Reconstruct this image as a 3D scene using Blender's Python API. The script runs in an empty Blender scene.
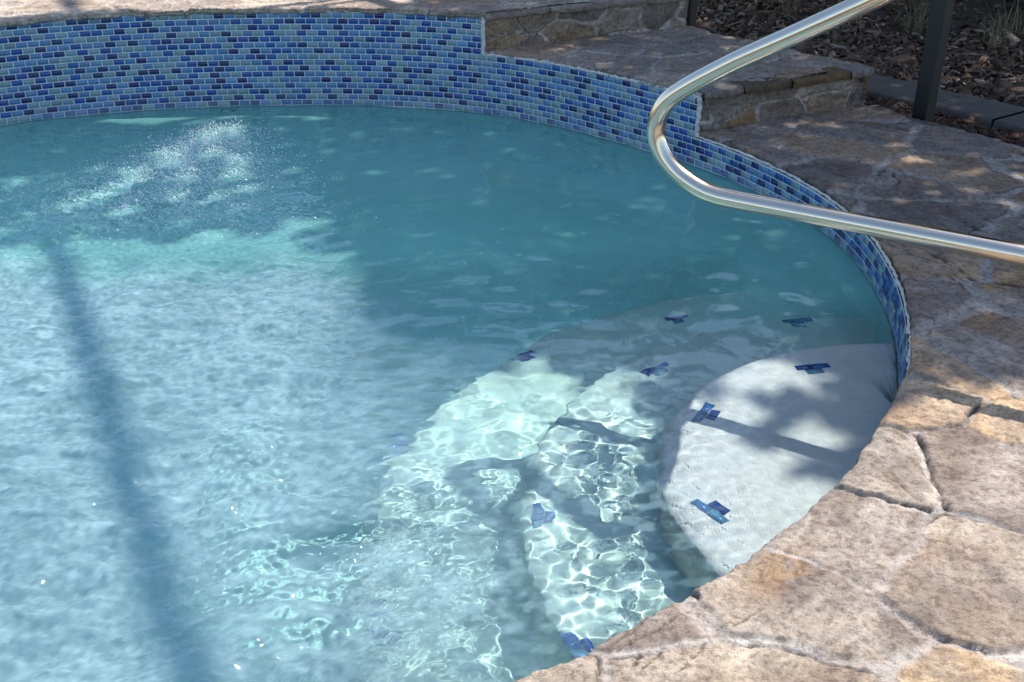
import bpy, math, random
import numpy as np
R_ = math.radians
rng = np.random.default_rng(7)
random.seed(7)
S = bpy.context.scene
COL = S.collection

# ------------------------------------------------------------------ basics
SUN = np.array([.563, .425, 1.0])            # towards the sun
CX, CY = -1.10, 3.17                         # pool centre
ZL, ZM, ZT = .115, .278, .445                # tops of the tiled wall at its three levels
STONE = .028                                 # stone thickness above the tile
_th = np.radians([-180, -59, -52, -45, -38, -30, -20, -12, -5, 2, 8.5, 14, 20, 29.5, 39, 46, 54, 64, 75, 86, 97, 112, 126, 150, 180])
_rr = np.array([2.2, 2.225, 2.222, 2.225, 2.235, 2.24, 2.232, 2.228, 2.230, 2.232, 2.228, 2.215, 2.19, 2.172, 2.132, 2.134, 2.152, 2.158, 2.125, 2.085, 2.075, 2.105, 2.14, 2.17, 2.2])
def rho(t):
    t = (np.asarray(t) + math.pi) % (2*math.pi) - math.pi
    w = 0; k = np.linspace(-.10, .10, 9)
    for d in k: w = w + np.interp((t+d+math.pi) % (2*math.pi) - math.pi, _th, _rr)
    return w/len(k)
def wallpt(t, off=0.):
    r = rho(t) + off
    return CX + r*np.cos(t), CY + r*np.sin(t)

# ------------------------------------------------------------------ numpy noise
def _hash(ix, iy, s):
    h = (ix.astype(np.int64)*374761393 + iy.astype(np.int64)*668265263 + s*974634777) & 0xffffffff
    h = ((h ^ (h >> 13))*1274126177) & 0xffffffff
    return ((h ^ (h >> 16)) & 0xffff)/65535.0
def vnoise(x, y, s=0):
    ix = np.floor(x); iy = np.floor(y); fx = x-ix; fy = y-iy
    fx = fx*fx*fx*(fx*(fx*6-15)+10); fy = fy*fy*fy*(fy*(fy*6-15)+10)
    a = _hash(ix, iy, s); b = _hash(ix+1, iy, s); c = _hash(ix, iy+1, s); d = _hash(ix+1, iy+1, s)
    return (a*(1-fx)+b*fx)*(1-fy) + (c*(1-fx)+d*fx)*fy
def fbm(x, y, s=0, o=4, g=.5):
    t = 0; a = 1; n = 0
    for i in range(o):
        t = t + a*vnoise(x*2**i+i*17.3, y*2**i-i*9.1, s+i); n += a; a *= g
    return t/n
def sstep(a, b, x):
    t = np.clip((x-a)/(b-a), 0, 1); return t*t*(3-2*t)

# ------------------------------------------------------------------ object helpers
def mesh_obj(name, v, f, mat=None, parent=None, smooth=False, col=None, colname='tint'):
    v = np.asarray(v, np.float32); f = np.asarray(f, np.int32)
    me = bpy.data.meshes.new(name)
    nf, k = f.shape
    me.vertices.add(len(v)); me.vertices.foreach_set('co', v.ravel())
    me.loops.add(nf*k); me.loops.foreach_set('vertex_index', f.ravel())
    me.polygons.add(nf); me.polygons.foreach_set('loop_start', np.arange(0, nf*k, k, dtype=np.int32))
    me.polygons.foreach_set('loop_total', np.full(nf, k, np.int32))
    if smooth: me.polygons.foreach_set('use_smooth', np.ones(nf, bool))
    me.update(calc_edges=True); me.validate()
    if col is not None:
        a = me.color_attributes.new(colname, 'FLOAT_COLOR', 'POINT')
        c = np.ones((len(v), 4), np.float32); c[:, :col.shape[1]] = col
        a.data.foreach_set('color', c.ravel())
    if mat: me.materials.append(mat)
    o = bpy.data.objects.new(name, me); COL.objects.link(o)
    if parent: o.parent = parent
    return o
def empty(name, loc=(0, 0, 0)):
    o = bpy.data.objects.new(name, None); COL.objects.link(o); o.location = loc
    o.empty_display_size = .1
    return o
def adopt(child, root):
    child.parent = root
    child.location = [-a for a in root.location]
def tag(o, label=None, cat=None, group=None, kind=None):
    if label: o['label'] = label
    if cat: o['category'] = cat
    if group: o['group'] = group
    if kind: o['kind'] = kind
    return o
class MB:
    def __init__(s): s.v = []; s.f = []; s.c = []
    def quad(s, a, b, c, d, col=None):
        i = len(s.v); s.v += [a, b, c, d]; s.f.append((i, i+1, i+2, i+3))
        if col is not None: s.c += [col]*4
    def box(s, o, ax, ay, az, col=None, bev=0.0):
        o, ax, ay, az = [np.array(q, float) for q in (o, ax, ay, az)]
        P = lambda i, j, k: tuple(o+ax*i+ay*j+az*k)
        i = len(s.v)
        for k in (0, 1):
            for j in (0, 1):
                for q in (0, 1): s.v.append(P(q, j, k))
        for q in ((0, 2, 3, 1), (4, 5, 7, 6), (0, 1, 5, 4), (2, 6, 7, 3), (0, 4, 6, 2), (1, 3, 7, 5)): s.f.append(tuple(i+z for z in q))
        if col is not None: s.c += [col]*8
    def build(s, name, mat, parent=None, smooth=False):
        return mesh_obj(name, s.v, s.f, mat, parent, smooth, np.array(s.c, np.float32) if s.c else None)
def grid_faces(nu, nv):
    i = np.arange(nu-1)[:, None]*nv + np.arange(nv-1)[None, :]
    return np.stack([i, i+1, i+nv+1, i+nv], -1).reshape(-1, 4)
def tube(path, rad, n=20, caps=True):
    P = np.array(path, float); T = np.gradient(P, axis=0); T /= np.linalg.norm(T, axis=1)[:, None]
    up = np.array([.533, .846, 0.]); V = []; F = []
    rad = np.broadcast_to(np.asarray(rad, float), (len(P),))
    N = up - T*(T@up)[:, None]; N /= np.linalg.norm(N, axis=1)[:, None]; B = np.cross(T, N)
    a = np.linspace(0, 2*math.pi, n, endpoint=False)
    V = P[:, None] + rad[:, None, None]*(N[:, None]*np.cos(a)[None, :, None] + B[:, None]*np.sin(a)[None, :, None])
    i = np.arange(len(P)-1)[:, None]*n; j = np.arange(n)[None]; jn = (j+1) % n
    F = np.stack([i+j, i+jn, i+n+jn, i+n+j], -1).reshape(-1, 4)
    return V.reshape(-1, 3), F

# ------------------------------------------------------------------ materials
class NT:
    def __init__(s, name):
        s.m = bpy.data.materials.new(name); s.m.use_nodes = True; s.t = s.m.node_tree; s.t.nodes.clear()
        s.out = s.n('ShaderNodeOutputMaterial')
    def n(s, ty, ins=None, **kw):
        o = s.t.nodes.new(ty)
        for k, v in kw.items(): setattr(o, k, v)
        for k, v in (ins or {}).items():
            if isinstance(v, bpy.types.NodeSocket): s.t.links.new(v, o.inputs[k])
            else: o.inputs[k].default_value = v
        return o
    def surf(s, sock): s.t.links.new(sock, s.out.inputs['Surface'])
    def noise(s, scale, detail=4, rough=.55, vec=None, dist=0.):
        i = {'Scale': scale, 'Detail': detail, 'Roughness': rough, 'Distortion': dist}
        if vec: i['Vector'] = vec
        return s.n('ShaderNodeTexNoise', i)
    def pos(s): return s.n('ShaderNodeNewGeometry').outputs['Position']
    def ramp(s, fac, stops, interp='LINEAR'):
        r = s.n('ShaderNodeValToRGB', {'Fac': fac}); e = r.color_ramp; e.interpolation = interp
        while len(e.elements) > 1: e.elements.remove(e.elements[-1])
        for k, (p, c) in enumerate(stops):
            el = e.elements[0] if k == 0 else e.elements.new(p)
            el.position = p; el.color = (c if len(c) == 4 else (*c, 1)) if not isinstance(c, float) else (c, c, c, 1)
        return r.outputs['Color']
    def mix(s, fac, a, b, mode='MIX'):
        m = s.n('ShaderNodeMix', data_type='RGBA', blend_type=mode)
        for k, v in ((0, fac), (6, a), (7, b)):
            if isinstance(v, bpy.types.NodeSocket): s.t.links.new(v, m.inputs[k])
            else: m.inputs[k].default_value = v if not isinstance(v, tuple) or len(v) == 4 else (*v, 1)
        return m.outputs[2]
    def math(s, op, a, b=0.):
        m = s.n('ShaderNodeMath', operation=op)
        for k, v in ((0, a), (1, b)):
            if isinstance(v, bpy.types.NodeSocket): s.t.links.new(v, m.inputs[k])
            else: m.inputs[k].default_value = v
        return m.outputs[0]
    def bump(s, h, strength=.5, dist=.01): return s.n('ShaderNodeBump', {'Height': h, 'Strength': strength, 'Distance': dist}).outputs['Normal']
    def attr(s, name): return s.n('ShaderNodeAttribute', attribute_name=name).outputs['Color']
    def bsdf(s, **kw):
        names = {'col': 'Base Color', 'rough': 'Roughness', 'metal': 'Metallic', 'normal': 'Normal', 'spec': 'Specular IOR Level', 'coat': 'Coat Weight', 'ior': 'IOR'}
        return s.n('ShaderNodeBsdfPrincipled', {names[k]: v for k, v in kw.items()}).outputs[0]

def m_simple(name, col, rough=.6, metal=0., nscale=None, var=.25, bump=0., bdist=.004):
    t = NT(name); p = t.pos()
    c = (*col, 1)
    kw = dict(rough=rough, metal=metal)
    if nscale:
        nz = t.noise(nscale, 6, .6, p).outputs['Fac']
        kw['col'] = t.mix(t.ramp(nz, [(.25, 0.), (.75, 1.)]), tuple(x*(1-var) for x in col)+(1,), tuple(min(1, x*(1+var)) for x in col)+(1,))
        if bump: kw['normal'] = t.bump(nz, bump, bdist)
    else: kw['col'] = c
    t.surf(t.bsdf(**kw)); return t.m

def m_stone(name):
    t = NT(name); p = t.pos(); c = t.attr('tint')
    st = t.n('ShaderNodeMapping', {'Vector': p, 'Scale': (1, 1, 2.2)}).outputs[0]
    n1 = t.noise(9, 8, .65, st, .6).outputs['Fac']; n2 = t.noise(60, 8, .7, p).outputs['Fac']; n3 = t.noise(230, 5, .75, p).outputs['Fac']
    c1 = t.mix(t.ramp(n1, [(.35, 0.), (.62, 1.)]), c, t.mix(1., c, (.70, .65, .62, 1), 'MULTIPLY'))
    c2 = t.mix(t.ramp(n2, [(.40, 1.), (.52, 0.)]), c1, t.mix(1., c1, (.60, .56, .54, 1), 'MULTIPLY'))
    n4 = t.noise(130, 5, .75, st, 1.2).outputs['Fac']; c2 = t.mix(t.ramp(n4, [(.60, 0.), (.68, .7)]), c2, t.mix(1., c2, (1.35, 1.33, 1.28, 1), 'MULTIPLY')); c2 = t.mix(t.ramp(n4, [(.30, .8), (.38, 0.)]), c2, t.mix(1., c2, (.45, .42, .40, 1), 'MULTIPLY'))
    c3 = t.mix(t.ramp(n3, [(.50, 0.), (.66, .8)]), c2, t.mix(1., c2, (1.28, 1.26, 1.2, 1), 'MULTIPLY')); c3 = t.mix(t.ramp(n3, [(.34, .8), (.46, 0.)]), c3, t.mix(1., c3, (.62, .60, .58, 1), 'MULTIPLY'))
    h = t.math('ADD', t.math('ADD', t.math('MULTIPLY', n2, .7), t.math('MULTIPLY', n4, .5)), t.math('MULTIPLY', n3, .35))
    t.surf(t.bsdf(col=c3, rough=.72, spec=.35, normal=t.bump(h, 1., .007))); return t.m

def m_plaster(name, col, col2):
    t = NT(name); p = t.pos()
    a = t.noise(2.2, 6, .6, p).outputs['Fac']; b = t.noise(45, 6, .7, p).outputs['Fac']; d = t.noise(380, 2, .5, p).outputs['Fac']
    c = t.mix(t.ramp(a, [(.3, 0.), (.7, 1.)]), (*col, 1), (*col2, 1))
    c = t.mix(t.ramp(b, [(.35, .45), (.6, 0.)]), c, t.mix(1., c, (.78, .80, .82, 1), 'MULTIPLY'))
    c = t.mix(t.ramp(d, [(.28, .8), (.36, 0.)]), c, t.mix(1., c, (.6, .6, .6, 1), 'MULTIPLY'))
    e = t.noise(6.5, 7, .68, p, .8).outputs['Fac']; c = t.mix(t.ramp(e, [(.50, 0.), (.66, .5)]), c, t.mix(1., c, (.80, .80, .77, 1), 'MULTIPLY'))
    t.surf(t.bsdf(col=c, rough=.8, normal=t.bump(b, .2, .004))); return t.m

def m_tile():
    t = NT('glass_mosaic'); p = t.pos(); c = t.attr('tint')
    n = t.noise(55, 3, .6, p).outputs['Fac']
    c = t.mix(t.ramp(n, [(.3, 0.), (.7, .35)]), c, t.mix(1., c, (1.25, 1.25, 1.2, 1), 'MULTIPLY'))
    z = t.n('ShaderNodeSeparateXYZ', {0: p}).outputs[2]; m = t.noise(38, 5, .65, p).outputs['Fac']
    zz = t.math('ADD', z, t.math('MULTIPLY', t.math('SUBTRACT', m, .5), .03))
    line = t.ramp(t.n('ShaderNodeMapRange', {0: zz, 1: -.01, 2: .05}).outputs[0], [(0., .05), (.22, .42), (.5, .12), (1., 0.)])
    c = t.mix(line, c, (.42, .50, .52, 1))
    film = t.ramp(t.noise(7, 5, .6, p).outputs['Fac'], [(.45, 0.), (.75, .05)]); c = t.mix(film, c, (.30, .36, .38, 1))
    t.surf(t.bsdf(col=c, rough=t.n('ShaderNodeMapRange', {0: m, 3: .10, 4: .30}).outputs[0], spec=.5, normal=t.bump(n, .1, .002))); return t.m

def m_water():
    t = NT('pool_water')
    foam = t.attr('foam')
    fr = t.n('ShaderNodeFresnel', {'IOR': 1.33}).outputs[0]
    rf = t.n('ShaderNodeBsdfRefraction', {'Color': (.93, .985, .985, 1), 'Roughness': 0., 'IOR': 1.33}).outputs[0]
    gl = t.n('ShaderNodeBsdfGlossy', {'Color': (1, 1, 1, 1), 'Roughness': .035}).outputs[0]
    sep = t.n('ShaderNodeSeparateColor', {0: foam}); teal = sep.outputs[1]
    df = t.n('ShaderNodeBsdfDiffuse', {'Color': t.mix(teal, (.50, .75, .82, 1), (.36, .86, .80, 1))}).outputs[0]
    tr = t.n('ShaderNodeBsdfTranslucent', {'Color': t.mix(teal, (.46, .76, .82, 1), (.36, .86, .80, 1))}).outputs[0]
    fo = t.n('ShaderNodeMixShader', {0: .5, 1: df, 2: tr}).outputs[0]
    fac = t.n('ShaderNodeSeparateColor', {0: foam}).outputs[0]
    body = t.n('ShaderNodeMixShader', {0: fac, 1: rf, 2: fo}).outputs[0]
    t.surf(t.n('ShaderNodeMixShader', {0: fr, 1: body, 2: gl}).outputs[0]); return t.m

M_STONE = m_stone('flagstone'); M_TILE = m_tile()
M_GROUT = m_simple('white_grout', (.62, .68, .70), .8, nscale=90, var=.2, bump=.5)
M_TRIM = m_simple('rough_white_mortar', (.58, .56, .53), .85, nscale=70, var=.35, bump=.8, bdist=.006)
M_FLOOR = m_plaster('teal_plaster', (.46, .86, .80), (.50, .88, .82))
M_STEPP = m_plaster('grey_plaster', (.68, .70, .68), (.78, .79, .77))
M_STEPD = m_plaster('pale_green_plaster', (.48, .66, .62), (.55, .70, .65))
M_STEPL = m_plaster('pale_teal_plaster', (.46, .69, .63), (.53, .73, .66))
M_WATER = m_water()
def m_steel():
    t = NT('polished_steel'); p = t.pos()
    n = t.noise(30, 5, .6, p).outputs['Fac']
    t.surf(t.bsdf(col=(.74, .66, .54, 1), metal=1., rough=t.n('ShaderNodeMapRange', {0: n, 3: .14, 4: .26}).outputs[0])); return t.m
M_STEEL = m_steel()
M_POST = m_simple('dark_bronze_paint', (.012, .013, .014), .5, nscale=25, var=.15)
M_SOIL = m_simple('dark_soil', (.075, .052, .038), .95, nscale=14, var=.5, bump=1., bdist=.03)
M_CURB = m_simple('weathered_concrete', (.10, .082, .07), .9, nscale=20, var=.3, bump=.6)
M_WHITE = m_simple('white_plastic', (.7, .72, .72), .35)
M_DARK = m_simple('dark_recess', (.03, .06, .06), .6)
def m_tint(name, rough=.8, trans=0.):
    t = NT(name); c = t.attr('tint'); b = t.bsdf(col=c, rough=rough)
    if trans: b = t.n('ShaderNodeMixShader', {0: trans, 1: b, 2: t.n('ShaderNodeBsdfTranslucent', {'Color': c}).outputs[0]}).outputs[0]
    t.surf(b); return t.m
M_CHIP = m_tint('bark_chip', .9); M_LEAF = m_tint('leaf', .6, .35); M_BLADE = m_tint('grass_blade', .7, .2)
M_BARK = m_simple('tree_bark', (.12, .09, .07), .95, nscale=18, var=.4, bump=1., bdist=.02)

# ------------------------------------------------------------------ the tiled pool wall
T_ROWS_W, T_ROW = .0508, .0278
A_LOW = R_(31.3); A_MID = R_(63.6)                 # where the wall steps up
def top_at(t):
    t = (t+math.pi) % (2*math.pi) - math.pi
    if t > A_MID or t < R_(-140): return ZT
    if t > A_LOW: return ZM
    return ZL
pool_wall = tag(empty('pool_wall', (CX, CY, -.95)), 'curved pool wall faced with blue and grey glass mosaic tiles, stepping down to the right', 'pool wall')
TILE_COL = [(.002, .022, .12), (.012, .068, .27), (.080, .195, .37), (.165, .265, .315)]
def tiles():
    V = []; F = []; C = []
    tt = np.linspace(R_(-75), R_(170), 4000); px, py = wallpt(tt)
    s = np.concatenate([[0], np.cumsum(np.hypot(np.diff(px), np.diff(py)))])
    rows = int(ZT/T_ROW)+1
    prev = {}
    s_low = np.interp(A_LOW, tt, s); s_mid = np.interp(A_MID, tt, s)
    for r in range(-1, rows):
        z0 = r*T_ROW; n = int(s[-1]/T_ROWS_W)+2
        for k in range(-1, n):
            a = k*T_ROWS_W + (T_ROWS_W/2 if r % 2 else 0); b = a+T_ROWS_W
            top = z0+T_ROW
            # clip tiles at the step edges
            if top > ZL+.006 and b <= s_low+.012: continue
            if top > ZM+.006 and b <= s_mid+.012: continue
            if top > ZL+.006 and a < s_low: a = s_low
            if top > ZM+.006 and a < s_mid: a = s_mid
            if top > ZT+.004: continue
            if a < 0 or b > s[-1]: continue
            p1 = prev.get((r, k-1), -1); q1 = prev.get((r-1, k), -1); q2 = prev.get((r-1, k-1 if r % 2 == 0 else k+1), -1)
            w = [.23, .27, .28, .24]
            if p1 == 0: w[0] *= .25
            if q1 == 0 or q2 == 0: w[0] *= .45
            if p1 == 1: w[1] *= .6
            if p1 in (2, 3): w[0] *= 1.5
            w = np.array(w)/sum(w); ci = int(rng.choice(4, p=w)); prev[(r, k)] = ci
            g = .0019
            jit = 1 + rng.normal(0, .08); c = np.clip(np.array(TILE_COL[ci])*jit + rng.normal(0, .006, 3), .004, 1)
            for (sa, sb, za, zb, d) in ((a+g, b-g, z0+g, top-g, .0),):
                t0, t1 = np.interp([sa, sb], s, tt); e = .0016
                tl = np.interp([sa+e*1.2, sb-e*1.2], s, tt)
                depth = .0030 + rng.normal(0, .0004); tilt = rng.normal(0, .0004)
                i = len(V)
                for (th, z, off) in ((t0, za, .0005), (t1, za, .0005), (t1, zb, .0005), (t0, zb, .0005),
                                     (tl[0], za+e, -depth-tilt), (tl[1], za+e, -depth+tilt), (tl[1], zb-e, -depth+tilt), (tl[0], zb-e, -depth-tilt)):
                    x, y = wallpt(th, off); V.append((float(x)-CX, float(y)-CY, z+.95)); C.append(c)
                for q in ((4, 7, 6, 5), (0, 4, 5, 1), (1, 5, 6, 2), (2, 6, 7, 3), (3, 7, 4, 0)): F.append(tuple(i+z for z in q))
    return mesh_obj('tile_band', V, F, M_TILE, pool_wall, False, np.array(C))
tiles()
def wall_shell(name, t0, t1, zs, off, mat, n=600):
    t = np.linspace(t0, t1, n); x, y = wallpt(t, off)
    V = np.concatenate([np.stack([x-CX, y-CY, np.full(n, z)+.95], 1) for z in zs])
    return V, grid_faces(len(zs), n)
v1, f1 = wall_shell('g', R_(-75), A_LOW, (-.0282, ZL), 0., None)
v2, f2 = wall_shell('g', A_LOW, A_MID, (-.0282, ZM), 0., None, 300)
v3, f3 = wall_shell('g', A_MID, R_(170), (-.0282, ZT), 0., None)
gv = np.concatenate([v1, v2, v3]); gf = np.concatenate([f1, f2+len(v1), f3+len(v1)+len(v2)])
mesh_obj('grout_bed', gv, gf, M_GROUT, pool_wall, True)
v, f = wall_shell('p', R_(-180), R_(180), (-.95, -.5, -.1, -.0275), .0012, None, 900)
prof = [(-.85, -.949), (-.65, -.93), (-.45, -.87), (-.28, -.76), (-.15, -.60), (-.07, -.42), (-.025, -.24), (.0, -.12), (.0012, -.0275)]
t_ = np.linspace(-math.pi, math.pi, 900); v = np.concatenate([np.stack([wallpt(t_, o_)[0]-CX, wallpt(t_, o_)[1]-CY, np.full(900, z_)+.95], 1) for o_, z_ in prof]); f = grid_faces(len(prof), 900)
plw = mesh_obj('plaster_wall', v, f, M_FLOOR, pool_wall, True)
# rough white mortar between tile and stone
def trim(pts, r, seed):
    P = np.array(pts, float); n = len(P)
    rad = r*(.55+.9*fbm(np.arange(n)*.35+seed*31, np.zeros(n)+seed, seed, 3))
    P = P + (np.stack([fbm(np.arange(n)*.3+9*seed+k*50, np.zeros(n)+k, seed, 3) for k in range(3)], 1)-.5)*r*1.6
    return tube(P-np.array([CX, CY, -.95]), rad, 8)
def arc(t0, t1, z, off, step=.006):
    n = max(4, int(abs(t1-t0)*2.2/step)); t = np.linspace(t0, t1, n); x, y = wallpt(t, off); return np.stack([x, y, np.full(n, z)], 1)
def vert(t, z0, z1, off, step=.006):
    n = max(4, int(abs(z1-z0)/step)); x, y = wallpt(np.full(n, t), off); return np.stack([x, y, np.linspace(z0, z1, n)], 1)
tv = []; tf = []; k = 0
for sd, (pts, r) in enumerate(((arc(R_(-60), A_LOW, ZL+.005, .006), .0048), (arc(A_LOW-.004, A_MID-.003, ZM+.003, .003), .006), (arc(A_MID-.006, R_(168), ZT+.002, .004), .005),
                              (vert(A_LOW-.004, ZL, ZM+.008, .001), .0095), (vert(A_MID-.004, ZM, ZT+.006, .001), .0085))):
    a, b = trim(pts, r, sd+1); tv.append(a); tf.append(b+k); k += len(a)
mesh_obj('mortar_trim', np.concatenate(tv), np.concatenate(tf), M_TRIM, pool_wall, True)

# ------------------------------------------------------------------ pool floor and the submerged steps
n = 160; t = np.linspace(0, 2*math.pi, n, endpoint=False); V = [(CX, CY, -.95)]; F = []
x, y = wallpt(t, .02)
FV = np.concatenate([[(CX, CY, -.95)], np.stack([x, y, np.full(n, -.95)], 1)])
me = bpy.data.meshes.new('pool_floor'); me.from_pydata([tuple(q) for q in FV], [], [(0, i+1, (i+1) % n+1) for i in range(n)]); me.materials.append(M_FLOOR)
pool_floor = bpy.data.objects.new('pool_floor', me); COL.objects.link(pool_floor); tag(pool_floor, 'smooth teal plaster bottom of the pool', 'pool floor', kind='structure')
SX, SY = 1.04, 2.03
receivers = [pool_floor, plw]
def pool_step(r, z, mat, label, marks):
    root = tag(empty('pool_step', (SX, SY, -.95)), label, 'pool step', 'submerged round pool steps')
    n = 220; a = np.linspace(R_(60), R_(300), n)
    prof = [(r, -.95), (r+.004, z-.05), (r+.002, z-.022), (r-.006, z-.008), (r-.018, z-.001), (r-.04, z)]
    V = []
    for (q, zz) in prof: V.append(np.stack([q*np.cos(a), q*np.sin(a), np.full(n, zz+.95)], 1))
    for q in (.97, .8, .5, .2): V.append(np.stack([(r-.04)*q*np.cos(a), (r-.04)*q*np.sin(a), np.full(n, z+.95)], 1))
    V = np.concatenate(V)
    # a straight back along the wall side, kept inside the shell
    W = V[:, :2]+np.array([SX-CX, SY-CY]); rr = np.hypot(W[:, 0], W[:, 1]); th = np.arctan2(W[:, 1], W[:, 0]); mx = rho(th)-.002
    s = np.where(rr > mx, mx/np.maximum(rr, 1e-6), 1.)
    W = W*s[:, None]; V[:, :2] = W-np.array([SX-CX, SY-CY])
    body = mesh_obj('step_body', V, grid_faces(len(prof)+4, n), mat, root, True)
    # fill towards the wall
    m = 60; us = np.linspace(0, 1, 24); ph = np.linspace(R_(300), R_(420), m)
    GV = []
    for u in us:
        for p in ph:
            dx, dy = math.cos(p), math.sin(p); 
            # distance from the step centre to the shell in this direction
            L = .0
            for _ in range(40):
                X = SX+dx*L; Y = SY+dy*L
                if math.hypot(X-CX, Y-CY) > rho(math.atan2(Y-CY, X-CX))-.004: break
                L += .03
            L = min(L, r-.006)
            GV.append((dx*L*u, dy*L*u, z+.95-.0008))
    fill = mesh_obj('step_top', GV, grid_faces(24, m), mat, root, True)
    receivers.extend([body, fill])
    for (mx_, my_, ang, order) in marks:
        mb = MB(); ca, sa = math.cos(ang), math.sin(ang)
        for (du, dv, ci) in order:
            L, Wd, h = .047, .0235, .0018
            o = np.array([mx_-SX + (du*ca-dv*sa), my_-SY + (du*sa+dv*ca), z+.95+.0008])
            ax = np.array([ca, sa, 0])*L; ay = np.array([-sa, ca, 0])*Wd
            mb.box(o-ax/2-ay/2, ax, ay, (0, 0, h), [(.008, .05, .26), (.02, .13, .42), (.10, .26, .44)][ci])
        k = mb.build('tile_marker', M_TILE, root); receivers.append(k)
    return root
tri = [(0, 0, 0), (.027, .0255, 1), (-.022, .026, 2)]
tri2 = [(0, 0, 0), (.02, -.026, 2), (.049, 0, 1)]
def pm(x, y, a=0., o=tri): return (x, y, a, o)
pool_step(.70, -.05, M_STEPP, 'topmost pool step, a pale grey half round shelf just under the water', [pm(.455, 1.935, R_(125)), pm(.505, 2.325, R_(60)), pm(.795, 2.575, R_(10), tri2)])
pool_step(1.02, -.21, M_STEPD, 'middle pool step, wider than the grey shelf above it and covered in bright ripples', [pm(.085, 2.02, R_(95)), pm(.15, 1.61, R_(115)), pm(.39, 2.70, R_(40), tri2), pm(.86, 3.0, R_(10), tri2)])
pool_step(1.40, -.40, M_STEPL, 'lowest and widest pool step, half hidden under churning water', [pm(.05, 2.94, R_(40)), pm(-.30, 2.44, R_(75)), pm(-.26, 1.79, R_(100)), pm(.52, 3.20, R_(20), tri2)])

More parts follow.
